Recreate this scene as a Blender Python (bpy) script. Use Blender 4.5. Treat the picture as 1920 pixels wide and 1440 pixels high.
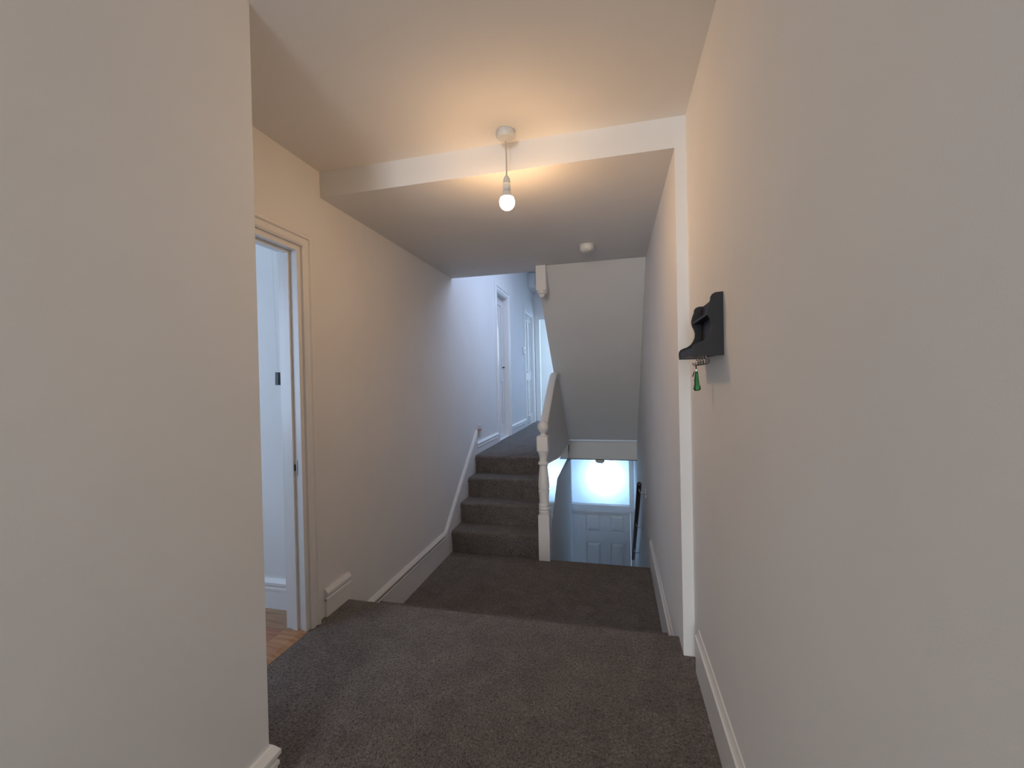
import bpy, bmesh, math, random
from mathutils import Vector, Matrix

random.seed(7)
C = bpy.context.scene.collection
for o in list(bpy.data.objects):
    bpy.data.objects.remove(o)

# ------------------------------------------------------------------ camera
F_PX, YAW, PITCH, ROLL = 795.82, -0.23669, -0.00869, -0.02179
fw = Vector((math.sin(YAW) * math.cos(PITCH), math.cos(YAW) * math.cos(PITCH), math.sin(PITCH)))
rt = Vector((math.cos(YAW), -math.sin(YAW), 0))
up = rt.cross(fw)
c_, s_ = math.cos(ROLL), math.sin(ROLL)
rt2, up2 = c_ * rt + s_ * up, -s_ * rt + c_ * up
cd = bpy.data.cameras.new('camera')
cam = bpy.data.objects.new('camera', cd)
C.objects.link(cam)
cd.sensor_fit = 'HORIZONTAL'
cd.sensor_width = 36
cd.lens = F_PX / 1920 * 36
cd.clip_start = 0.02
cam.matrix_world = Matrix(((rt2.x, up2.x, -fw.x, 0), (rt2.y, up2.y, -fw.y, 0), (rt2.z, up2.z, -fw.z, 1.3), (0, 0, 0, 1)))
bpy.context.scene.camera = cam

# ------------------------------------------------------------------ world and light
S = bpy.context.scene
S.view_settings.view_transform = 'Standard'
S.view_settings.look = 'None'
S.view_settings.gamma = 1
S.view_settings.use_curve_mapping = False
S.view_settings.exposure = 0.0
W = bpy.data.worlds.new('daylight')
S.world = W
W.use_nodes = True
W.node_tree.nodes['Background'].inputs[0].default_value = (0.55, 0.75, 1.0, 1)
W.node_tree.nodes['Background'].inputs[1].default_value = 1.0


def area(name, loc, direction, sx, sy, watts, col):
    l = bpy.data.lights.new(name, 'AREA')
    l.shape = 'RECTANGLE'
    l.size, l.size_y, l.energy, l.color = sx, sy, watts, col
    o = bpy.data.objects.new(name, l)
    C.objects.link(o)
    o.location = loc
    o.rotation_euler = Vector(direction).to_track_quat('-Z', 'Y').to_euler()
    return o


DAY = (0.62, 0.80, 1.0)
area('daylight_behind_viewer', (-0.38, -4.9, 1.45), (0, 1, 0), 1.2, 1.9, 102, (0.94, 0.98, 1.03))
area('added_hall_top_fill', (-0.25, 5.2, 3.38), (0, 0, -1), 0.9, 2.0, 37, (0.55, 0.68, 1.0))  # added fill above the upper flight, evens out the hall wall; no skylight exists
area('added_hall_side_fill', (0.26, 7.45, 1.75), (-1, 0, -0.9), 1.1, 1.0, 15, (0.32, 0.58, 1.0))  # added blue fill tilted down to lift the hall floor; this wall has no window
area('added_lobby_fill', (-0.75, 6.85, 0.11), (0.1, 0.25, -1), 0.5, 0.3, 3.6, (0.38, 0.58, 1.0))  # unseen fill added to bring out the street door panels, not a fitted lamp
area('daylight_end_room_window', (0.45, 9.5, 1.7), (-1, 0, 0), 0.9, 1.5, 33, (0.49, 0.71, 1.0))
area('added_end_room_fill', (-0.35, 9.95, 1.9), (-0.15, -1, -0.12), 0.9, 1.4, 26, (0.49, 0.71, 1.0))  # extra light added to graze the hall floor through the doorway; solid wall behind
area('daylight_side_room_window', (-2.9, 0.75, 1.5), (0.55, 0.8, 0), 0.9, 1.2, 19, (0.54, 0.72, 1.0))
area('daylight_street_door', (-0.20, 7.84, -0.42), (0, -1, 0), 0.24, 0.24, 9, (0.56, 0.70, 0.95))

BULB_COLOUR, BULB_POWER = (1.0, 0.60, 0.29), 208.0      # the bulb itself is the lamp: its glass emits


# ------------------------------------------------------------------ materials
def mat(name, col, rough=0.6, metal=0.0, bump=0.0, bscale=200, var=0.0, vscale=3, coat=0.0, spec=None):
    m = bpy.data.materials.new(name)
    m.use_nodes = True
    nt = m.node_tree
    b = nt.nodes['Principled BSDF']
    b.inputs['Base Color'].default_value = (*col, 1)
    b.inputs['Roughness'].default_value = rough
    b.inputs['Metallic'].default_value = metal
    b.inputs['Coat Weight'].default_value = coat
    if spec is not None:
        b.inputs['Specular IOR Level'].default_value = spec
    tc = nt.nodes.new('ShaderNodeTexCoord')
    if bump:
        n = nt.nodes.new('ShaderNodeTexNoise')
        n.inputs['Scale'].default_value = bscale
        n.inputs['Detail'].default_value = 4
        nt.links.new(tc.outputs['Object'], n.inputs['Vector'])
        bp = nt.nodes.new('ShaderNodeBump')
        bp.inputs['Strength'].default_value = bump
        bp.inputs['Distance'].default_value = 0.002
        nt.links.new(n.outputs['Fac'], bp.inputs['Height'])
        nt.links.new(bp.outputs['Normal'], b.inputs['Normal'])
    if var:
        n2 = nt.nodes.new('ShaderNodeTexNoise')
        n2.inputs['Scale'].default_value = vscale
        n2.inputs['Detail'].default_value = 5
        nt.links.new(tc.outputs['Object'], n2.inputs['Vector'])
        r = nt.nodes.new('ShaderNodeMapRange')
        r.inputs['From Min'].default_value = 0.3
        r.inputs['From Max'].default_value = 0.7
        r.inputs['To Min'].default_value = 1 - var
        r.inputs['To Max'].default_value = 1 + var
        nt.links.new(n2.outputs['Fac'], r.inputs['Value'])
        mx = nt.nodes.new('ShaderNodeVectorMath')
        mx.operation = 'SCALE'
        mx.inputs[0].default_value = col
        nt.links.new(r.outputs['Result'], mx.inputs['Scale'])
        nt.links.new(mx.outputs['Vector'], b.inputs['Base Color'])
    return m


M_WALL = mat('wall_paint', (0.80, 0.79, 0.77), 0.8, bump=0.07, bscale=300, var=0.02, vscale=2.5)
M_CEIL = mat('ceiling_paint', (0.80, 0.785, 0.76), 0.9, bump=0.07, bscale=260, var=0.02, vscale=2)
M_TRIM = mat('gloss_white_trim', (0.82, 0.81, 0.79), 0.32, bump=0.06, bscale=40)
M_GLOSS = mat('high_gloss_white', (0.78, 0.77, 0.75), 0.12, bump=0.03, bscale=25, coat=0.6)
M_TEXT = mat('embossed_paper', (0.74, 0.72, 0.70), 0.55, bump=1.0, bscale=38)
M_BLACK = mat('black_stained_wood', (0.016, 0.015, 0.016), 0.5, bump=0.12, bscale=90, spec=0.28)
M_RAIL = mat('dark_brown_wood', (0.03, 0.017, 0.014), 0.35)
M_STEEL = mat('brushed_metal', (0.6, 0.6, 0.6), 0.3, 1.0)
M_DARKM = mat('dark_wire', (0.10, 0.08, 0.07), 0.35, 1.0)
M_PLAST = mat('white_plastic', (0.72, 0.71, 0.66), 0.4)
M_CORD = mat('white_flex', (0.55, 0.50, 0.44), 0.5)
M_GREEN = mat('green_enamel', (0.05, 0.30, 0.09), 0.3, coat=0.4, var=0.25, vscale=60)
M_DKGREEN = mat('dark_green_edge', (0.01, 0.04, 0.015), 0.35)
M_PINK = mat('pinkish_plastic', (0.55, 0.30, 0.28), 0.5)
M_DARK = mat('dark_plastic', (0.02, 0.022, 0.026), 0.45)
M_DGREY = mat('grey_rubber', (0.08, 0.085, 0.09), 0.7)


def carpet_mat():
    m = bpy.data.materials.new('grey_twist_carpet')
    m.use_nodes = True
    nt = m.node_tree
    N, L = nt.nodes, nt.links
    b = N['Principled BSDF']
    b.inputs['Roughness'].default_value = 1.0
    b.inputs['Specular IOR Level'].default_value = 0.1
    b.inputs['Sheen Weight'].default_value = 0.3
    b.inputs['Sheen Roughness'].default_value = 0.5
    tc = N.new('ShaderNodeTexCoord')
    wn = N.new('ShaderNodeTexNoise'); wn.inputs['Scale'].default_value = 60
    L.new(tc.outputs['Object'], wn.inputs['Vector'])
    ad = N.new('ShaderNodeVectorMath'); ad.operation = 'MULTIPLY_ADD'
    ad.inputs[1].default_value = (0.02, 0.02, 0.02)
    L.new(wn.outputs['Color'], ad.inputs[0]); L.new(tc.outputs['Object'], ad.inputs[2])
    v = N.new('ShaderNodeTexVoronoi'); v.inputs['Scale'].default_value = 120
    L.new(ad.outputs['Vector'], v.inputs['Vector'])
    n = N.new('ShaderNodeTexNoise'); n.inputs['Scale'].default_value = 115; n.inputs['Detail'].default_value = 5
    n.inputs['Roughness'].default_value = 0.7
    L.new(ad.outputs['Vector'], n.inputs['Vector'])
    big = N.new('ShaderNodeTexNoise'); big.inputs['Scale'].default_value = 7; big.inputs['Detail'].default_value = 8; big.inputs['Roughness'].default_value = 0.68; big.inputs['Distortion'].default_value = 0.6
    L.new(tc.outputs['Object'], big.inputs['Vector'])
    r = N.new('ShaderNodeValToRGB')
    r.color_ramp.elements[0].position = 0.38; r.color_ramp.elements[0].color = (0.052, 0.042, 0.037, 1)
    r.color_ramp.elements[1].position = 0.64; r.color_ramp.elements[1].color = (0.275, 0.232, 0.205, 1)
    L.new(n.outputs['Fac'], r.inputs['Fac'])
    mr = N.new('ShaderNodeMapRange')
    mr.inputs['From Min'].default_value = 0.3; mr.inputs['From Max'].default_value = 0.7
    mr.inputs['To Min'].default_value = 0.66; mr.inputs['To Max'].default_value = 1.28
    L.new(big.outputs['Fac'], mr.inputs['Value'])
    sc = N.new('ShaderNodeVectorMath'); sc.operation = 'SCALE'
    L.new(r.outputs['Color'], sc.inputs[0]); L.new(mr.outputs['Result'], sc.inputs['Scale'])
    fl_ = N.new('ShaderNodeTexNoise'); fl_.inputs['Scale'].default_value = 230; fl_.inputs['Detail'].default_value = 2
    fl_.inputs['Distortion'].default_value = 1.5
    L.new(tc.outputs['Object'], fl_.inputs['Vector'])
    fr = N.new('ShaderNodeMapRange')
    fr.inputs['From Min'].default_value = 0.60; fr.inputs['From Max'].default_value = 0.72
    fr.inputs['To Min'].default_value = 0.0; fr.inputs['To Max'].default_value = 0.6
    L.new(fl_.outputs['Fac'], fr.inputs['Value'])
    fm = N.new('ShaderNodeMix'); fm.data_type = 'RGBA'
    fm.inputs['B'].default_value = (0.42, 0.38, 0.34, 1)
    L.new(fr.outputs['Result'], fm.inputs['Factor']); L.new(sc.outputs['Vector'], fm.inputs['A'])
    L.new(fm.outputs['Result'], b.inputs['Base Color'])
    mm = N.new('ShaderNodeMath'); mm.operation = 'SUBTRACT'
    L.new(n.outputs['Fac'], mm.inputs[0]); L.new(v.outputs['Distance'], mm.inputs[1])
    bp = N.new('ShaderNodeBump'); bp.inputs['Strength'].default_value = 1.0; bp.inputs['Distance'].default_value = 0.008
    L.new(mm.outputs['Value'], bp.inputs['Height']); L.new(bp.outputs['Normal'], b.inputs['Normal'])
    return m


M_CARPET = carpet_mat()


def wood_mat(name, a, bcol):
    m = bpy.data.materials.new(name)
    m.use_nodes = True
    nt = m.node_tree
    N, L = nt.nodes, nt.links
    b = N['Principled BSDF']; b.inputs['Roughness'].default_value = 0.4
    tc = N.new('ShaderNodeTexCoord')
    mp = N.new('ShaderNodeMapping'); mp.inputs['Scale'].default_value = (3, 40, 40)
    L.new(tc.outputs['Object'], mp.inputs['Vector'])
    n = N.new('ShaderNodeTexNoise'); n.inputs['Scale'].default_value = 1.5; n.inputs['Detail'].default_value = 5
    L.new(mp.outputs['Vector'], n.inputs['Vector'])
    r = N.new('ShaderNodeValToRGB')
    r.color_ramp.elements[0].position = 0.35; r.color_ramp.elements[0].color = (*a, 1)
    r.color_ramp.elements[1].position = 0.65; r.color_ramp.elements[1].color = (*bcol, 1)
    L.new(n.outputs['Fac'], r.inputs['Fac']); L.new(r.outputs['Color'], b.inputs['Base Color'])
    return m


M_WOOD = [wood_mat('laminate_oak', (0.30, 0.16, 0.09), (0.48, 0.29, 0.17)),
          wood_mat('laminate_oak_red', (0.30, 0.13, 0.075), (0.43, 0.22, 0.13)),
          wood_mat('laminate_oak_pale', (0.38, 0.23, 0.13), (0.55, 0.36, 0.21))]
M_THRESH = wood_mat('threshold_wood', (0.34, 0.17, 0.08), (0.50, 0.28, 0.14))


def glass_mat():
    m = bpy.data.materials.new('obscured_glass')
    m.use_nodes = True
    nt = m.node_tree
    N, L = nt.nodes, nt.links
    N.remove(N['Principled BSDF'])
    out = N['Material Output']
    tr = N.new('ShaderNodeBsdfTranslucent'); tr.inputs[0].default_value = (0.80, 0.92, 1.0, 1)
    gl = N.new('ShaderNodeBsdfGlossy'); gl.inputs['Roughness'].default_value = 0.25
    gl.inputs[0].default_value = (0.8, 0.85, 0.9, 1)
    mx = N.new('ShaderNodeMixShader'); mx.inputs[0].default_value = 0.05
    tc = N.new('ShaderNodeTexCoord')
    v = N.new('ShaderNodeTexVoronoi'); v.inputs['Scale'].default_value = 70
    L.new(tc.outputs['Object'], v.inputs['Vector'])
    bp = N.new('ShaderNodeBump'); bp.inputs['Strength'].default_value = 0.6; bp.inputs['Distance'].default_value = 0.004
    L.new(v.outputs['Distance'], bp.inputs['Height'])
    L.new(bp.outputs['Normal'], tr.inputs['Normal']); L.new(bp.outputs['Normal'], gl.inputs['Normal'])
    L.new(tr.outputs[0], mx.inputs[1]); L.new(gl.outputs[0], mx.inputs[2]); L.new(mx.outputs[0], out.inputs['Surface'])
    return m


M_GLASS = glass_mat()


def emit_mat():
    m = bpy.data.materials.new('glowing_bulb_glass')
    m.use_nodes = True
    b = m.node_tree.nodes['Principled BSDF']
    b.inputs['Base Color'].default_value = (1, 0.9, 0.75, 1)
    b.inputs['Emission Color'].default_value = (*BULB_COLOUR, 1)
    b.inputs['Emission Strength'].default_value = BULB_POWER
    return m


M_BULB = emit_mat()


# ------------------------------------------------------------------ mesh helpers
def add_box(bm, x0, x1, y0, y1, z0, z1, bev=0.0):
    vs = [bm.verts.new((x, y, z)) for x in (x0, x1) for y in (y0, y1) for z in (z0, z1)]
    fs = [bm.faces.new([vs[i] for i in f]) for f in
          ((0, 1, 3, 2), (4, 6, 7, 5), (0, 4, 5, 1), (2, 3, 7, 6), (0, 2, 6, 4), (1, 5, 7, 3))]
    if bev:
        es = list({e for f in fs for e in f.edges})
        bmesh.ops.bevel(bm, geom=es, offset=bev, segments=2, affect='EDGES', profile=0.5)
    return bm


def box(x0, x1, y0, y1, z0, z1, bev=0.0):
    return add_box(bmesh.new(), x0, x1, y0, y1, z0, z1, bev)


def boxes(*bs):
    bm = bmesh.new()
    for b in bs:
        add_box(bm, *b)
    return bm


def add_prism(bm, pts, axis, a, b):
    """polygon pts extruded along axis: axis x takes pts (y,z); y takes (x,z); z takes (x,y)"""
    def P(p, t):
        return {'x': (t, p[0], p[1]), 'y': (p[0], t, p[1]), 'z': (p[0], p[1], t)}[axis]
    v0 = [bm.verts.new(P(p, a)) for p in pts]
    v1 = [bm.verts.new(P(p, b)) for p in pts]
    n = len(pts)
    bm.faces.new(v0)
    bm.faces.new(v1[::-1])
    for i in range(n):
        bm.faces.new((v0[i], v1[i], v1[(i + 1) % n], v0[(i + 1) % n]))
    return bm


def prism(pts, axis, a, b):
    return add_prism(bmesh.new(), pts, axis, a, b)


def add_sweep(bm, prof, path, nrm):
    """prof: (depth, dz) cross-section; path: points on the wall line; nrm: unit normals into the room"""
    rings = []
    for i, p in enumerate(path):
        n = Vector(nrm[i])
        rings.append([bm.verts.new(Vector(p) + n * d + Vector((0, 0, z))) for d, z in prof])
    k = len(prof)
    bm.faces.new(rings[0])
    bm.faces.new(rings[-1][::-1])
    for i in range(len(rings) - 1):
        for j in range(k):
            bm.faces.new((rings[i][j], rings[i + 1][j], rings[i + 1][(j + 1) % k], rings[i][(j + 1) % k]))
    return bm


def add_tube(bm, pts, r, seg=10, caps=True):
    pts = [Vector(p) for p in pts]
    rings = []
    ref = None
    for i, p in enumerate(pts):
        t = (pts[min(i + 1, len(pts) - 1)] - pts[max(i - 1, 0)]).normalized()
        if ref is None:
            ref = t.orthogonal().normalized()
        ref = (ref - t * ref.dot(t)).normalized()
        q = t.cross(ref)
        rr = r[i] if isinstance(r, (list, tuple)) else r
        rings.append([bm.verts.new(p + rr * (math.cos(2 * math.pi * k / seg) * ref + math.sin(2 * math.pi * k / seg) * q)) for k in range(seg)])
    for a, b in zip(rings, rings[1:]):
        for k in range(seg):
            bm.faces.new((a[k], a[(k + 1) % seg], b[(k + 1) % seg], b[k]))
    if caps:
        bm.faces.new(rings[0][::-1])
        bm.faces.new(rings[-1])
    return bm


def add_lathe(bm, prof, cx, cy, seg=28):
    rings = []
    for r, z in prof:
        rings.append([bm.verts.new((cx + max(r, 1e-4) * math.cos(2 * math.pi * k / seg), cy + max(r, 1e-4) * math.sin(2 * math.pi * k / seg), z)) for k in range(seg)])
    for a, b in zip(rings, rings[1:]):
        for k in range(seg):
            bm.faces.new((a[k], a[(k + 1) % seg], b[(k + 1) % seg], b[k]))
    bm.faces.new(rings[0][::-1])
    bm.faces.new(rings[-1])
    return bm


def obj(name, bm, m, parent=None, smooth=False, base=None):
    bmesh.ops.recalc_face_normals(bm, faces=bm.faces)
    me = bpy.data.meshes.new(name)
    if base is not None:
        bmesh.ops.translate(bm, verts=bm.verts, vec=-Vector(base))
    bm.to_mesh(me)
    bm.free()
    me.materials.append(m)
    if smooth:
        for p in me.polygons:
            p.use_smooth = True
        me.set_sharp_from_angle(angle=math.radians(35))
    o = bpy.data.objects.new(name, me)
    C.objects.link(o)
    if base is not None:
        o.location = base
    if parent:
        o.parent = parent
        # parents are empties placed at the thing's base; keep world coordinates in the mesh
        o.matrix_parent_inverse = Matrix.Translation(-abs_loc(parent))
    return o


def abs_loc(o):
    v = Vector(o.location)
    while o.parent:
        v = v + o.matrix_parent_inverse.translation + Vector(o.parent.location)
        o = o.parent
    return v


def tag(o, label, cat, group=None, kind=None):
    o['label'] = label
    o['category'] = cat
    if group:
        o['group'] = group
    if kind:
        o['kind'] = kind
    return o


def thing(name, label, cat, loc=(0, 0, 0), group=None, kind=None):
    o = bpy.data.objects.new(name, None)
    o.empty_display_size = 0.1
    C.objects.link(o)
    o.location = loc
    return tag(o, label, cat, group, kind)


def struct(name, bm, m, label, cat, smooth=False):
    return tag(obj(name, bm, m, smooth=smooth), label, cat, kind='structure')


# ------------------------------------------------------------------ dimensions
XL, XN, XR, XR2 = -1.60, -1.09, 0.34, 0.29      # door wall, near left wall, near right wall, far right wall
YB, YE = -5.0, 1.116                             # back wall, end of the near left wall
YP = 2.095                                       # pier and bulkhead plane
ZC, ZC2, ZH = 2.5, 2.357, 3.40                   # ceilings
YS = 2.26                                        # edge of the near floor
ZL, ZU = -0.37, 0.44                             # landing, upper hall
YL = 3.90                                        # far edge of the landing
XW = -0.66                                       # left side of the stairwell
YD = 7.50                                        # street door
ZD = -2.97                                       # street lobby floor
YF = 6.20                                        # edge of the upper hall over the stairwell
YE2 = 8.75                                       # end wall of the upper hall

# ------------------------------------------------------------------ walls
D1 = (1.16, 1.925, 2.03)           # near doorway y0,y1,top
D2 = (5.78, 6.43, 2.59)
D3 = (7.73, 8.43, 2.57)
bs = [(XL - .12, XL, YE, D1[0], -.4, ZC + .1), (XL - .12, XL, D1[0], D1[1], D1[2], ZC + .1),
      (XL - .12, XL, D1[0], D1[1], -.4, 0.0),
      (XL - .12, XL, D1[1], D2[0], -.6, ZH), (XL - .12, XL, D2[0], D2[1], -.6, ZU), (XL - .12, XL, D2[0], D2[1], D2[2], ZH),
      (XL - .12, XL, D2[1], D3[0], -.6, ZH), (XL - .12, XL, D3[0], D3[1], -.6, ZU), (XL - .12, XL, D3[0], D3[1], D3[2], ZH),
      (XL - .12, XL, D3[1], YE2, -.6, ZH)]
struct('wall_left', boxes(*bs), M_WALL, 'long off-white painted wall on the left with three doorways in it', 'wall')
struct('wall_left_front', boxes((XL - .12, XN, YB, YE, -.3, ZC)), M_WALL,
       'off-white wall filling the left edge of the picture, ending in a tall corner', 'wall')
struct('wall_right', boxes((XR, XR + .25, YB, YP, -.5, ZC)), M_WALL,
       'near off-white wall at the right edge where the black key rack hangs', 'wall')
struct('wall_right_rear', boxes((XR2, XR2 + .25, YP, 8.9, ZD - .1, ZH + .1)), M_WALL,
       'farther right-hand wall beyond the narrow pier edge, running down beside the stairwell', 'wall')
struct('wall_back', boxes((XN - .2, XR + .2, YB - .1, YB, -.1, ZC)), M_WALL, 'wall behind the viewer', 'wall')
# end wall of upper hall with opening
D4 = (-1.52, -0.74, 2.57)
struct('wall_end', boxes((XL, D4[0], YE2, YE2 + .12, ZU - .3, ZH), (D4[1], XR2, YE2, YE2 + .12, ZU - .3, ZH),
                         (D4[0], D4[1], YE2, YE2 + .12, D4[2], ZH), (D4[0], D4[1], YE2, YE2 + .12, ZU - .3, ZU - .01)), M_WALL,
       'end wall of the upper hall with an open doorway into a bright room', 'wall')
struct('wall_room_end', boxes((-2.9, 0.6, 10.0, 10.1, ZU - .1, 3.1)), M_WALL, 'bright far wall of the end room seen through the last doorway', 'wall')
struct('wall_room_side', boxes((-2.9, -2.8, YE2 + .12, 10.0, ZU - .1, 3.1), (0.5, 0.6, YE2 + .12, 10.0, ZU - .1, 3.1)), M_WALL,
       'side walls of the end room beyond the upper hall', 'wall')
struct('ceiling_room', boxes((-2.9, 0.6, YE2 + .12, 10.1, 3.0, 3.1)), M_CEIL, 'ceiling of the end room beyond the upper hall', 'ceiling')
struct('floor_room', boxes((-2.9, 0.6, YE2, 10.1, ZU - .12, ZU)), M_CARPET, 'grey carpet in the end room beyond the last doorway', 'floor')
# side room behind the near doorway
YR = 2.075
struct('wall_side_room', boxes((-3.1, XL - .12, YR, YR + .1, -.1, ZC), (-3.2, -3.1, -.2, YR + .1, -.1, ZC), (-3.1, XL - .12, -.3, -.2, -.1, ZC)),
       M_WALL, 'pale blue-lit wall of the side room seen through the near left doorway', 'wall')
struct('ceiling_side_room', boxes((-3.2, XL - .12, -.3, YR + .1, ZC, ZC + .1)), M_CEIL, 'ceiling of the side room behind the near doorway', 'ceiling')
# wall under the short flight, left of the stairwell
struct('wall_stairwell', prism([(YL + .02, ZD), (6.32, ZD), (6.32, .13), (4.86, .13), (4.86, .2), (4.76, .16), (YL + .02, -.5)], 'x', XW - .08, XW),
       M_WALL, 'grey painted wall on the left of the stairwell going down to the street door', 'wall')
struct('wall_lobby', boxes((-1.3, XW - .08, 6.22, 6.32, ZD, .13), (-1.4, -1.3, 6.22, YD + .12, ZD, .13)), M_WALL,
       'side walls of the small lobby at the bottom of the stairwell', 'wall')
struct('wall_street', boxes((-1.3, -.86, YD, YD + .12, ZD - .1, .13), (-.86, XR2, YD, YD + .12, .0, .13)), M_WALL,
       'front wall around the street door at the bottom of the stairwell', 'wall')

# ------------------------------------------------------------------ ceilings
struct('ceiling', boxes((XL, XR, YB, YP, ZC, ZH + .1)), M_CEIL, 'near ceiling carrying the bare bulb pendant', 'ceiling')
struct('ceiling_lower_edge', boxes((XL, XW, 3.91, 4.10, ZC2, ZH + .1)), M_CEIL, 'last strip of the lower ceiling, hanging over the foot of the short flight', 'ceiling')
struct('ceiling_lower', boxes((XL, XR2, YP, 3.91, ZC2, ZH + .1)), M_CEIL,
       'lower ceiling beyond the downstand, with a smoke alarm on it', 'ceiling')
struct('ceiling_hall', boxes((XL, XR2, 4.10, YE2 + .12, ZH, ZH + .1)), M_CEIL, 'high ceiling of the upper hall', 'ceiling')
# ------------------------------------------------------------------ floors


def step_profile(y0, y1, z0, z1, r=0.022, over=0.012):
    """side view (y,z) of a carpeted step whose nose is at y0 facing -y, running back to y1"""
    pts = [(y0 + over, z0)]
    pts.append((y0 + over, z1 - 2.2 * r))
    for k in range(7):
        a = math.radians(200 - k * 110 / 6)
        pts.append((y0 + r + r * math.cos(a), z1 - r + r * math.sin(a)))
    pts += [(y1, z1), (y1, z0)]
    return pts


def nose_profile(y0, y1, z0, z1, r=0.022, over=0.012):
    """like step_profile but the nose faces +y at y1"""
    return [(y1 + y0 - a, b) for a, b in step_profile(y0, y1, z0, z1, r, over)]


bm = prism(nose_profile(YB, YS, ZL - .1, 0.0), 'x', XL, XR2)
add_box(bm, XR2, XR, YB, YP, -.1, 0.0)
struct('floor', bm, M_CARPET, 'near floor in dark grey twist-pile carpet ending at a rounded step edge', 'floor')
bm = prism(nose_profile(YS + .005, 2.602, ZL - .1, -.185), 'x', XL, XR2)
tag(obj('carpeted_step', bm, M_CARPET, smooth=True), 'narrow grey carpeted step just below the edge of the near floor', 'step')
bm = prism(nose_profile(2.592, YL, ZL - .2, ZL), 'x', XL, XR2)
struct('floor_landing', bm, M_CARPET, 'sunken landing in dark grey carpet in front of the short flight', 'floor')
struct('floor_hall', boxes((XL, XW, 4.75, YF, ZU - .2, ZU), (XL, XR2, YF, YE2, .13, ZU)), M_CARPET,
       'grey carpeted floor of the upper hall above the short flight', 'floor')
struct('floor_lobby', boxes((-1.4, XR2, 7.0, YD + .1, ZD - .15, ZD)), M_CARPET, 'lobby floor in front of the street door at the bottom of the stairs', 'floor')
# side room: laminate boards
fl = thing('floor_side_room', 'warm brown laminate floor of the side room seen through the near left doorway', 'floor', (-2.2, 1.2, 0), kind='structure')
obj('subfloor', boxes((-3.1, XL - .12, -.2, YR, -.1, -.012)), M_WOOD[0], fl)
y = 1.02
row = 0
while y < YR - .01:
    y2 = min(y + .125, YR)
    xs = [-3.08, -2.2 + (row % 3) * .18 - .25, XL - .125]
    for a, b in zip(xs, xs[1:]):
        obj('plank', box(a + .001, b - .001, y + .001, y2 - .001, -.011, 0.0), M_WOOD[(row * 2 + (a > -3)) % 3], fl)
    y += .125
    row += 1
tag(obj('threshold_strip', prism([(XL - .13, 0.0), (XL - .115, .010), (XL - .02, .010), (XL + .01, .001), (XL - .13, -.0)][:4], 'y', D1[0] + .03, D1[1] - .03), M_THRESH),
    'light wooden threshold strip across the near doorway, between carpet and laminate', 'threshold')

# ------------------------------------------------------------------ trim: downstand face and pier are wall ends already
M_PROF = [(0, 0), (.010, 0), (.018, -.012), (.024, -.02), (.024, -.034), (.016, -.044), (.016, -.050), (.0205, -.054), (.0205, -.066), (0, -.066)]


def skirting(name, label, path, nrm, h, t=0.016, plain=False):
    root = thing(name, label, 'skirting board', path[0], kind='structure')
    if plain:
        obj('board', add_sweep(bmesh.new(), [(0, 0), (t, 0), (t, h - .033), (0, h - .033)], path, nrm), M_TRIM, root)
        top = [(p[0], p[1], p[2] + h) for p in path]
        obj('moulding', add_sweep(bmesh.new(), [(0, 0), (.004, -.001), (.0085, -.014), (.013, -.022), (t + .003, -.026), (t + .003, -.033), (0, -.033)], top, nrm), M_TRIM, root)
        return root
    obj('board', add_sweep(bmesh.new(), [(0, 0), (t, 0), (t, h - .060), (0, h - .060)], path, nrm), M_TRIM, root)
    top = [(p[0], p[1], p[2] + h) for p in path]
    obj('moulding', add_sweep(bmesh.new(), M_PROF, top, nrm), M_TRIM, root, smooth=True)
    return root


PX, NX, PY, NY = (1, 0, 0), (-1, 0, 0), (0, 1, 0), (0, -1, 0)
skirting('baseboard_left_front', 'white moulded skirting at the foot of the near left wall, turning its corner',
         [(XN, YB, 0), (XN, YE, 0), (XL + .1, YE, 0)], [PX, (1, 1, 0), PY], .15)
skirting('baseboard_right', 'white skirting along the near right wall beside the dark carpet', [(XR, YB, 0), (XR, 1.985, 0)], [NX, NX], .19, plain=True)
skirting('baseboard_right_rear', 'white skirting on the farther right wall beside the sunken landing',
         [(XR2, YS + .01, ZL), (XR2, 3.88, ZL)], [NX, NX], .255, plain=True)
skirting('baseboard_left', 'short piece of white skirting between the near door frame and the step edge',
         [(XL, 2.045, 0), (XL, 2.265, 0)], [PX, PX], .155)
root = thing('baseboard_left_rear', 'white skirting that follows the landing then rakes up beside the short flight', 'skirting board', (XL, 2.3, ZL), kind='structure')
obj('board', prism([(2.27, ZL), (YL - .02, ZL), (YL, ZL), (4.76, .30), (4.76, .680), (3.75, -.165), (2.27, -.165)], 'x', XL, XL + .016), M_TRIM, root)
obj('moulding', add_sweep(bmesh.new(), M_PROF, [(XL, 2.27, -.125), (XL, 3.75, -.125), (XL, 4.76, .725)], [PX] * 3), M_TRIM, root, smooth=True)
skirting('baseboard_hall', 'white skirting in the upper hall before its first door', [(XL, 4.765, ZU), (XL, 5.70, ZU)], [PX, PX], .14)
skirting('baseboard_hall_rear', 'white skirting in the upper hall between its two doors', [(XL, 6.51, ZU), (XL, 7.65, ZU)], [PX, PX], .15)
skirting('baseboard_side_room', 'white skirting in the side room seen through the near doorway', [(-3.1, YR, 0), (XL - .12, YR, 0)], [NY, NY], .175)
skirting('baseboard_room_end', 'white skirting in the bright end room', [(-2.8, 10.0, ZU), (.5, 10.0, ZU)], [NY, NY], .15)

ARCH = [(0, 0), (0, .07), (.012, .07), (.024, .060), (.024, .046), (.014, .040), (.014, .026), (.018, .022), (.018, .010), (.012, 0)]


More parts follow.
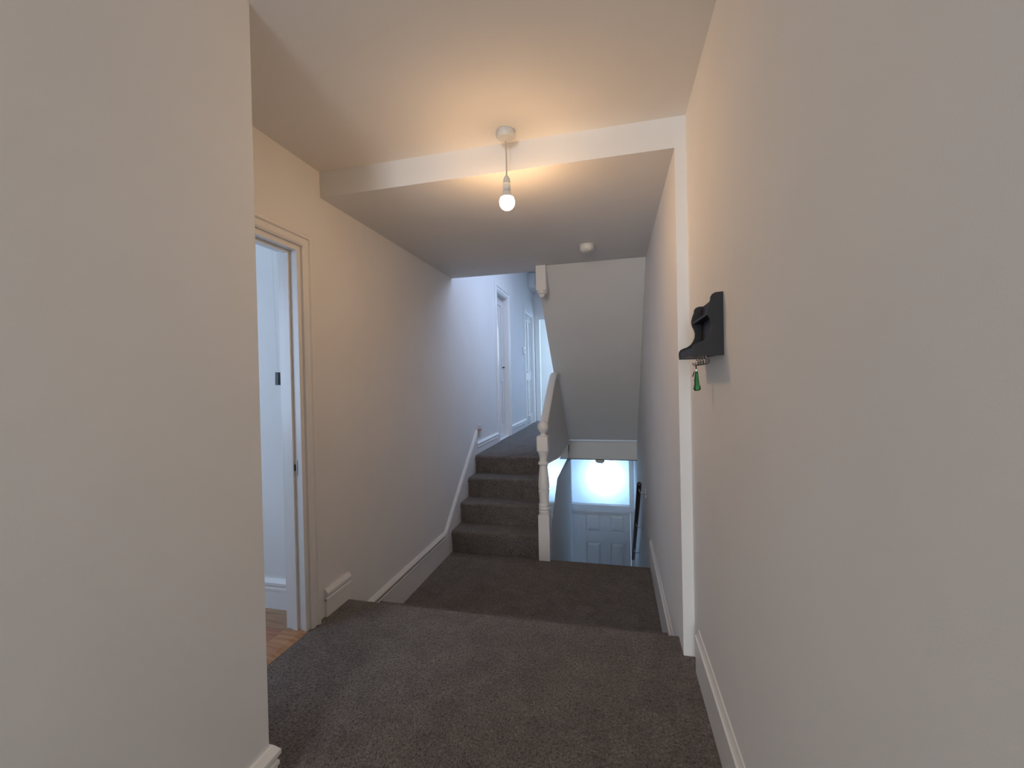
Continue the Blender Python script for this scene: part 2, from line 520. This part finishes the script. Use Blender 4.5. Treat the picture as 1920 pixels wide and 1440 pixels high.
def architrave_x(parent, x, sgn, y0, y1, z0, ztop, m=M_TRIM):
    """moulded frame on a wall plane x = const, facing sgn; profile (depth, out)"""
    for (ya, dirn) in ((y0, -1), (y1, 1)):
        bm = bmesh.new()
        lo, hi = [], []
        for d, o in ARCH:
            lo.append(bm.verts.new((x + sgn * d, ya + dirn * o, z0)))
            hi.append(bm.verts.new((x + sgn * d, ya + dirn * o, ztop + o)))
        k = len(ARCH)
        bm.faces.new(lo); bm.faces.new(hi[::-1])
        for j in range(k):
            bm.faces.new((lo[j], hi[j], hi[(j + 1) % k], lo[(j + 1) % k]))
        obj('architrave', bm, m, parent)
    bm = bmesh.new()
    lo = [bm.verts.new((x + sgn * d, y0 - o, ztop + o)) for d, o in ARCH]
    hi = [bm.verts.new((x + sgn * d, y1 + o, ztop + o)) for d, o in ARCH]
    k = len(ARCH)
    bm.faces.new(lo); bm.faces.new(hi[::-1])
    for j in range(k):
        bm.faces.new((lo[j], hi[j], hi[(j + 1) % k], lo[(j + 1) % k]))
    obj('architrave', bm, m, parent)


def lining_x(parent, x0, x1, y0, y1, z0, zt, stop=True):
    obj('lining', boxes((x0, x1, y0, y0 + .025, z0, zt), (x0, x1, y1 - .025, y1, z0, zt), (x0, x1, y0 + .025, y1 - .025, zt - .025, zt)), M_TRIM, parent)
    if stop:
        a, b = x0 + .045, x0 + .075
        obj('door_stop', boxes((a, b, y0 + .025, y0 + .038, z0, zt - .025), (a, b, y1 - .038, y1 - .025, z0, zt - .025),
                               (a, b, y0 + .038, y1 - .038, zt - .038, zt - .025)), M_TRIM, parent)


# near doorway (door itself opened out of sight)
d = thing('door_1', 'open near left doorway with white moulded frame and no leaf in view', 'doorway', (XL, 1.5, 0), kind='structure')
architrave_x(d, XL, 1, D1[0] - .002, D1[1] + .002, 0.0, D1[2] + .002)
lining_x(d, XL - .12, XL - .001, D1[0], D1[1], 0, D1[2])
sp = obj('strike_plate', boxes((XL - .055, XL - .028, D1[1] - .028, D1[1] - .0245, .825, .905)), M_STEEL, d)
obj('latch_hole', boxes((XL - .048, XL - .036, D1[1] - .0295, D1[1] - .0275, .848, .882)), M_DARK, sp)

# hall doors
for nm, (y0, y1, zt), rec, hy, hz, lab in (('door_2', D2, .085, D2[1] - .10, 1.50, 'first white door on the left of the upper hall, nearest the stairs'),
                                      ('door_3', D3, .028, D3[0] + .16, 1.45, 'second white door in the upper hall, brighter and farther off')):
    d = thing(nm, lab, 'door', (XL, (y0 + y1) / 2, ZU), kind='structure')
    architrave_x(d, XL, 1, y0, y1, ZU, zt)
    obj('lining', boxes((XL - .12, XL + .002, y0, y0 + .025, ZU, zt), (XL - .12, XL + .002, y1 - .025, y1, ZU, zt),
                        (XL - .12, XL + .002, y0 + .025, y1 - .025, zt - .025, zt)), M_TRIM, d)
    ly0, ly1 = y0 + .027, y1 - .027
    bm = boxes((XL - rec - .03, XL - rec, ly0, ly1, ZU + .008, zt - .027))
    x = XL - rec
    for (a, b) in ((ZU + .008, ZU + .20), (ZU + .85, ZU + 1.03), (zt - .15, zt - .027)):
        add_box(bm, x, x + .012, ly0, ly1, a, b)
    for (a, b) in ((ly0, ly0 + .09), ((ly0 + ly1) / 2 - .04, (ly0 + ly1) / 2 + .04), (ly1 - .09, ly1)):
        for (za, zb) in ((ZU + .20, ZU + .85), (ZU + 1.03, zt - .15)):
            add_box(bm, x, x + .012, a, b, za, zb)
    leaf = obj('leaf', bm, M_GLOSS, d)
    h = add_tube(bmesh.new(), [(x + .012, hy, hz), (x + .045, hy, hz)], .009)
    add_tube(h, [(x + .045, hy - .008, hz), (x + .045, hy + .07 * (1 if nm == 'door_3' else -1), hz)], .008)
    obj('handle', h, M_DARK if nm == 'door_2' else M_STEEL, leaf)

# end doorway
d = thing('door_4', 'open doorway at the far end of the upper hall into a bright room', 'doorway', (-1.1, YE2, ZU), kind='structure')
bm = boxes((D4[0] - .075, D4[0], YE2 - .02, YE2, ZU, D4[2] + .07), (D4[1], D4[1] + .07, YE2 - .02, YE2, ZU, D4[2] + .07),
           (D4[0], D4[1], YE2 - .02, YE2, D4[2], D4[2] + .07))
obj('architrave', bm, M_TRIM, d)
obj('lining', boxes((D4[0], D4[0] + .02, YE2, YE2 + .12, ZU, D4[2]), (D4[1] - .02, D4[1], YE2, YE2 + .12, ZU, D4[2]),
                    (D4[0] + .02, D4[1] - .02, YE2, YE2 + .12, D4[2] - .02, D4[2])), M_TRIM, d)

# trims on the hall edge above the stairwell
root = thing('trim_1', 'white boarded fascia across the edge of the upper hall over the stairwell', 'fascia', (-.2, YF, .13), kind='structure')
obj('fascia_board', boxes((XW - .03, XR2, YF - .02, YF, .145, .395)), M_TRIM, root)
obj('nosing', add_sweep(bmesh.new(), [(0, 0), (.03, 0), (.036, .008), (.036, .02), (.028, .03), (.01, .042), (0, .045)],
                        [(XW - .03, YF - .02, .395), (XR2, YF - .02, .395)], [NY, NY]), M_TRIM, root, smooth=True)
struct('trim_2', box(XL, -1.47, 8.15, YE2, 3.10, ZH - .012, .004), M_TRIM, 'small boxed-in duct under the upper hall ceiling near its end wall', 'boxing')

# ------------------------------------------------------------------ short flight with newel and closed balustrade
RY = [3.89, 4.15, 4.405, 4.665]
RZ = [-.1675, .035, .2375, .44]
fl = thing('short_staircase', 'short flight of four dark carpeted steps with white newel post and closed balustrade', 'staircase', (-1.1, RY[0], ZL))
for i in range(4):
    zb = ZL if i == 0 else RZ[i - 1]
    yend = RY[i + 1] + .03 if i < 3 else 4.76
    obj('step', prism(step_profile(RY[i], yend, ZL - .02 if i == 0 else zb - .03, RZ[i], r=.03, over=.016), 'x', XL + .018, -.70), M_CARPET, fl, smooth=True)
# outer string, high gloss
obj('string_board', prism([(3.93, ZL), (4.03, ZL), (4.76, .18), (5.95, .215), (5.95, .46), (3.93, .46)], 'x', -.70, -.648), M_GLOSS, fl)
# closed panel below the handrail
pan = [(3.93, .50), (3.93, .80), (4.66, 1.29), (5.0, 1.29), (5.93, .47), (6.02, .44), (6.02, .40), (4.80, .395)]
obj('balustrade_panel', prism(pan, 'x', -.672, -.634), M_TEXT, fl)
obj('panel_moulding', add_sweep(bmesh.new(), [(0, 0), (.008, 0), (.010, .014), (0, .018)], [(-.634, 3.95, .492), (-.634, 4.80, .395), (-.634, 6.0, .40)], [PX] * 3), M_GLOSS, fl)
# handrail: rounded cross-section swept up then level
hp = []
for k in range(10):
    a = math.pi * k / 9
    hp.append((.037 * math.cos(a) - .0, .030 + .012 * math.sin(a)))
hp += [(-.037, .008), (-.026, -.012), (-.026, -.03), (.026, -.03), (.026, -.012), (.037, .008)]
hx = -.656
hr = [(hx, 3.93, .83), (hx, 4.50, 1.215), (hx, 4.60, 1.275), (hx, 4.68, 1.318), (hx, 4.76, 1.335), (hx, 4.97, 1.335)]
obj('handrail', add_sweep(bmesh.new(), hp, hr, [PX] * len(hr)), M_TRIM, fl, smooth=True)
# newel post
nx, ny, nw = -.656, 3.895, .052
z = lambda v: v + 1.3
nb = box(nx - nw, nx + nw, ny - nw, ny + nw, ZL, z(-1.25), .004)
newel = obj('newel_post', nb, M_TRIM, fl)
prof = [(.046, -1.255), (.049, -1.235), (.051, -1.228), (.051, -1.215), (.046, -1.208), (.050, -1.202), (.053, -1.192), (.050, -1.182), (.046, -1.177),
        (.049, -1.170), (.051, -1.160), (.048, -1.150), (.044, -1.145), (.044, -1.12), (.046, -1.07), (.0505, -1.035), (.051, -1.025), (.046, -1.020),
        (.046, -1.014), (.051, -1.008), (.0515, -.99), (.049, -.94), (.044, -.88), (.038, -.83), (.035, -.80), (.036, -.792), (.047, -.785), (.049, -.776),
        (.046, -.766), (.036, -.758), (.035, -.745), (.036, -.72), (.040, -.70), (.046, -.685), (.050, -.668), (.050, -.655)]
obj('turned_shaft', add_lathe(bmesh.new(), [(r, z(v)) for r, v in prof], nx, ny), M_TRIM, newel, smooth=True)
obj('upper_block', box(nx - nw, nx + nw, ny - nw, ny + nw, z(-.662), z(-.522), .008), M_TRIM, newel)
bp_ = [(.040, -.524), (.034, -.515), (.024, -.506), (.022, -.498)]
for k in range(1, 14):
    a = math.radians(-65 + k * 155 / 13)
    bp_.append((.052 * math.cos(a), -.440 + .058 * math.sin(a)))
obj('ball_finial', add_lathe(bmesh.new(), [(r, z(v)) for r, v in bp_], nx + .004, ny), M_TRIM, newel, smooth=True)

# ------------------------------------------------------------------ upper flight over the stairwell (seen from below)
SL = (2.357 - .44) / (6.055 - 3.91)
uf = thing('upper_staircase', 'underside of the flight to the floor above, plastered soffit sloping over the stairwell', 'staircase', (-.2, 6.0, ZU))
soff = [(3.912, 2.357), (6.055, .44), (6.10, .44), (6.10, .55), (3.98, 2.445), (3.912, 2.445)]
obj('soffit', prism(soff, 'x', -.668, XR2 - .001), M_WALL, uf)
n = 9
saw = [(6.095, .56)]
for k in range(n):
    yb = 6.095 - k * .2323
    zb = .56 + .20 * (k + 1)
    saw += [(yb, zb), (yb - .2323, zb)]
saw += [(3.99, 2.45)]
obj('steps', prism(saw, 'x', -.62, XR2 - .001), M_CARPET, uf)
st = [(4.105, 2.21), (6.05, .47), (6.10, .47), (6.10, .85), (4.105, 2.64)]
obj('string_board', prism(st, 'x', -.700, -.669), M_TRIM, uf)
px_, py_, pw = -.641, 3.925, .047
nd = obj('newel_drop', box(px_ - pw, px_ + pw, py_ - pw, py_ + pw, 2.125, 2.356, .004), M_TRIM, uf)
obj('turned_tip', add_lathe(bmesh.new(), [(.044, 2.128), (.047, 2.118), (.047, 2.108), (.040, 2.098), (.026, 2.090), (.026, 2.082), (.020, 2.070), (.008, 2.062)], px_, py_), M_TRIM, nd, smooth=True)

# ------------------------------------------------------------------ lower flight going down to the street
lf = thing('lower_staircase', 'carpeted flight going down from the landing to the street door', 'staircase', (-.2, YL, ZL))
for k in range(12):
    y0 = YL + .004 + k * .258
    zt = ZL - .20 * (k + 1)
    obj('step', prism(nose_profile(y0, y0 + .258 + .012, zt - .22 if k < 11 else zt - .18, zt), 'x', XW + .001, XR2 - .001), M_CARPET, lf, smooth=True)

# ------------------------------------------------------------------ street door
d = thing('door_5', 'panelled street door at the bottom of the stairs under a frosted glass light', 'door', (-.27, YD, ZD), kind='structure')
obj('frame', boxes((-.86, -.78, YD - .02, YD + .07, ZD, .0), (.225, XR2, YD - .02, YD + .07, ZD, .0), (-.78, .225, YD - .02, YD + .07, -.06, .0),
                   (-.78, .225, YD - .035, YD + .07, -1.01, -.892)), M_TRIM, d)
x0, x1, z0, z1 = -.775, .22, ZD + .005, -1.02
yf = YD + .015
cols = [(-.53, -.28), (-.12, .12)]
rows = [(-2.65, -2.3), (-2.15, -1.56), (-1.37, -1.07)]
bm = boxes((x0, x1, yf + .02, yf + .045, z0, z1))
ys, ye = yf, yf + .02
xs = [x0, cols[0][0], cols[0][1], cols[1][0], cols[1][1], x1]
for a, b in ((xs[0], xs[1]), (xs[2], xs[3]), (xs[4], xs[5])):
    add_box(bm, a, b, ys, ye, z0, z1)
zz = [z0, rows[0][0], rows[0][1], rows[1][0], rows[1][1], rows[2][0], rows[2][1], z1]
for a, b in ((zz[0], zz[1]), (zz[2], zz[3]), (zz[4], zz[5]), (zz[6], zz[7])):
    for c in cols:
        add_box(bm, c[0], c[1], ys, ye, a, b)
leaf = obj('leaf', bm, M_TRIM, d)
for c in cols:
    for r in rows:
        bm = bmesh.new()
        o = [(c[0] + .001, r[0] + .001), (c[1] - .001, r[0] + .001), (c[1] - .001, r[1] - .001), (c[0] + .001, r[1] - .001)]
        e = .05
        i_ = [(c[0] + e, r[0] + e), (c[1] - e, r[0] + e), (c[1] - e, r[1] - e), (c[0] + e, r[1] - e)]
        vo = [bm.verts.new((a, yf + .0195, b)) for a, b in o]
        vi = [bm.verts.new((a, yf - .002, b)) for a, b in i_]
        bm.faces.new(vi)
        bm.faces.new(vo[::-1])
        for k in range(4):
            bm.faces.new((vo[k], vo[(k + 1) % 4], vi[(k + 1) % 4], vi[k]))
        obj('door_panel', bm, M_TRIM, leaf)
w = thing('window_1', 'bright frosted glass light above the street door', 'window', (-.27, YD, -.89), kind='structure')
obj('pane', box(-.78, .225, YD + .02, YD + .028, -.892, -.06), M_GLASS, w)
obj('glazing_bead', boxes((-.78, -.768, YD + .005, YD + .02, -.892, -.06), (.213, .225, YD + .005, YD + .02, -.892, -.06),
                          (-.768, .213, YD + .005, YD + .02, -.892, -.88)), M_TRIM, w)

# ------------------------------------------------------------------ wall handrail in the stairwell
hr_ = thing('wall_handrail', 'dark brown wooden handrail on metal brackets on the right wall of the stairwell', 'handrail', (.22, 4.42, .24))
a, b = Vector((.222, 4.40, .245)), Vector((.222, 6.50, -1.385))
t = (b - a).normalized()
obj('rail', add_tube(bmesh.new(), [a, a + t * .006, a + t * .02, b - t * .02, b - t * .006, b], [.006, .019, .024, .024, .019, .006], 16), M_RAIL, hr_, smooth=True)
for s in (.07, 1.08, 2.1):
    p = a + t * s
    bm = bmesh.new()
    add_tube(bm, [p + Vector((0, 0, -.02)), p + Vector((.002, 0, -.05)), p + Vector((.018, 0, -.068)), (XR2, p.y, p.z - .07)], .006, 10)
    add_box(bm, XR2 - .005, XR2 - .0005, p.y - .014, p.y + .014, p.z - .115, p.z - .025)
    obj('bracket', bm, M_STEEL, hr_, smooth=True)

# ------------------------------------------------------------------ pendant lamp
cx, cy = -.487, 2.0
pl = thing('pendant_lamp', 'bare glowing bulb hanging on a short flex from a white ceiling rose', 'lamp', (cx, cy, ZC))
obj('ceiling_rose', add_lathe(bmesh.new(), [(.044, ZC), (.046, ZC - .012), (.0455, ZC - .022), (.038, ZC - .033), (.022, ZC - .038), (.010, ZC - .039), (.006, ZC - .046)], cx, cy), M_PLAST, pl, smooth=True)
obj('flex', add_tube(bmesh.new(), [(cx, cy, ZC - .04), (cx + .001, cy, ZC - .12), (cx, cy, ZC - .215)], .0034, 8), M_CORD, pl, smooth=True)
obj('lamp_holder', add_lathe(bmesh.new(), [(.004, 2.290), (.010, 2.284), (.016, 2.272), (.0175, 2.262), (.0175, 2.252), (.0195, 2.251), (.0195, 2.247), (.018, 2.245), (.0175, 2.222),
                                           (.0185, 2.221), (.0185, 2.216), (.016, 2.214)], cx, cy), M_PLAST, pl, smooth=True)
pb = [(.013, 2.2135), (.0165, 2.2125), (.020, 2.202), (.0275, 2.190), (.0315, 2.1815)]
obj('bulb_base', add_lathe(bmesh.new(), pb, cx, cy), M_PLAST, pl, smooth=True)
bp2 = []
for k in range(15):
    a_ = math.radians(34 - k * 122 / 14)
    bp2.append((.037 * math.cos(a_), 2.160 + .0375 * math.sin(a_)))
bulb = obj('bulb', add_lathe(bmesh.new(), bp2, cx, cy), M_BULB, pl, smooth=True)

# ------------------------------------------------------------------ smoke alarms


def alarm(x, y, z, r, label):
    t_ = thing('smoke_alarm', label, 'smoke alarm', (x, y, z))
    obj('mounting_plate', add_lathe(bmesh.new(), [(r, z), (r, z - .008)], x, y), M_PLAST, t_, smooth=True)
    obj('housing', add_lathe(bmesh.new(), [(r * .96, z - .0085), (r * .96, z - .034), (r * .86, z - .044), (r * .5, z - .054), (r * .3, z - .056)], x, y), M_PLAST, t_, smooth=True)
    obj('test_button', box(x + r * .25, x + r * .6, y - r * .75, y - r * .5, z - .056, z - .042, .002), M_CORD, t_)
    return t_


alarm(-.191, 3.42, ZC2, .058, 'round white smoke alarm on the lower ceiling above the landing')
alarm(-.225, 6.275, .13, .066, 'smoke alarm under the upper hall floor, dark against the frosted door light')

# ------------------------------------------------------------------ key rack on the near right wall
rk = thing('key_rack', 'black wooden key shelf with scalloped ends and cup hooks on the right wall', 'key rack', (XR, 1.61, 1.37))
PR = [(.3395, 1.366), (.247, 1.366), (.246, 1.388), (.2475, 1.396), (.252, 1.403), (.262, 1.408), (.277, 1.413), (.289, 1.422), (.298, 1.434), (.304, 1.448), (.3055, 1.465),
      (.302, 1.480), (.296, 1.492), (.2935, 1.503), (.2935, 1.513), (.296, 1.525), (.300, 1.536), (.303, 1.544), (.304, 1.554), (.309, 1.562), (.318, 1.566), (.3395, 1.567)]
Y0, Y1 = 1.465, 1.765
for ya, yb_ in ((Y0, Y0 + .012), (Y1 - .012, Y1)):
    obj('side_panel', prism(PR, 'y', ya, yb_), M_BLACK, rk)
obj('back_board', box(.328, .3395, Y0 + .012, Y1 - .012, 1.37, 1.560), M_BLACK, rk)
obj('bottom_shelf', box(.250, .328, Y0 + .012, Y1 - .012, 1.369, 1.381), M_BLACK, rk)
obj('front_lip', box(.250, .258, Y0 + .012, Y1 - .012, 1.381, 1.394), M_BLACK, rk)
obj('upper_shelf', box(.296, .328, Y0 + .012, Y1 - .012, 1.498, 1.507), M_BLACK, rk)
HY = [1.486, 1.529, 1.572, 1.615, 1.658]
for y in HY:
    pts = [(.290, y, 1.369), (.291, y, 1.360)]
    for k in range(11):
        a_ = math.radians(80 - k * 26)
        pts.append((.289 + .0105 * math.cos(a_), y, 1.349 + .0105 * math.sin(a_)))
    obj('cup_hook', add_tube(bmesh.new(), pts, .0017, 6), M_DARKM, rk, smooth=True)

# keyring on the farthest hook
ky = HY[-1]
kr = thing('keyring', 'small green enamelled keyring hanging from the farthest hook of the key rack', 'keyring', (.290, ky, 1.34))
ring = [(.290, ky + .006 * math.cos(q), 1.333 + .0075 * math.sin(q)) for q in [math.radians(30 * i) for i in range(13)]]
obj('split_ring', add_tube(bmesh.new(), ring, .0012, 6, caps=False), M_DARKM, kr, smooth=True)
obj('link', add_tube(bmesh.new(), [(.290, ky, 1.326), (.291, ky, 1.316)], .0028, 6), M_STEEL, kr)


def fob(x, y, zt, zb, w0, w1, th, tilt):
    pts = [(-w0 * .45, zt), (w0 * .5, zt), (w0 * .8, zt - .008), (w1 * .62, zb + .022), (w1 * .92, zb + .014), (w1, zb + .004), (w1 * .5, zb), (-w1 * .5, zb - .001), (-w1 * .85, zb + .006),
           (-w1 * .6, zb + .02), (-w1 * .52, zb + .03), (-w1 * .6, (zt + zb) / 2), (-w0 * .8, zt - .012)]
    bm = prism(pts, 'y', -th, th)
    bmesh.ops.rotate(bm, verts=bm.verts, cent=(0, 0, zt), matrix=Matrix.Rotation(tilt, 3, 'Z'))
    bmesh.ops.translate(bm, verts=bm.verts, vec=(x, y, 0))
    return bm


obj('fob', fob(.291, ky, 1.318, 1.248, .006, .0135, .0035, .35), M_DKGREEN, kr)
obj('fob_face', fob(.2915, ky - .0045, 1.314, 1.251, .0045, .0085, .0012, .35), M_GREEN, kr)
obj('charm', add_tube(bmesh.new(), [(.284, ky - .002, 1.318), (.280, ky - .003, 1.308), (.277, ky - .003, 1.298)], [.0012, .0025, .002], 6), M_DARKM, kr)

# ------------------------------------------------------------------ pull cord in the side room
pc = thing('pull_cord', 'light pull cord with a black block handle in the side room', 'pull cord', (-1.955, 2.02, ZC))
obj('cord', add_tube(bmesh.new(), [(-1.873, 2.02, ZC), (-1.860, 2.02, 1.9), (-1.845, 2.02, 1.375)], .0008, 6), M_PLAST, pc)
hb = box(-.0115, .0115, -.0115, .0115, -.036, .036, .002)
bmesh.ops.rotate(hb, verts=hb.verts, cent=(0, 0, 0), matrix=Matrix.Rotation(math.radians(2.2), 3, 'Y'))
bmesh.ops.translate(hb, verts=hb.verts, vec=(-1.843, 2.02, 1.338))
obj('handle', hb, M_DARK, pc)

# ------------------------------------------------------------------ small hall fittings
so = thing('wall_socket', 'small white wall socket with a pinkish plug at the top of the raking skirting', 'socket', (XL, 4.90, .68))
fp = obj('faceplate', box(XL, XL + .012, 4.86, 4.945, .635, .775, .003), M_PLAST, so)
obj('plug', box(XL + .012, XL + .035, 4.83, 4.875, .70, .73, .003), M_PINK, so)
th_ = thing('thermostat', 'small white thermostat on the hall wall beside the second door', 'thermostat', (XL, 7.58, 1.85))
obj('housing', box(XL, XL + .03, 7.50, 7.60, 1.78, 1.90, .004), M_PLAST, th_)
obj('dial', add_tube(bmesh.new(), [(XL + .03, 7.55, 1.84), (XL + .036, 7.55, 1.84)], .02, 14), M_CORD, th_)
tag(obj('door_stop_block', box(XL - .075, XL - .02, 5.83, 5.90, ZU, ZU + .085, .004), M_DGREY), 'small dark block on the floor at the foot of the first hall door', 'door stop')
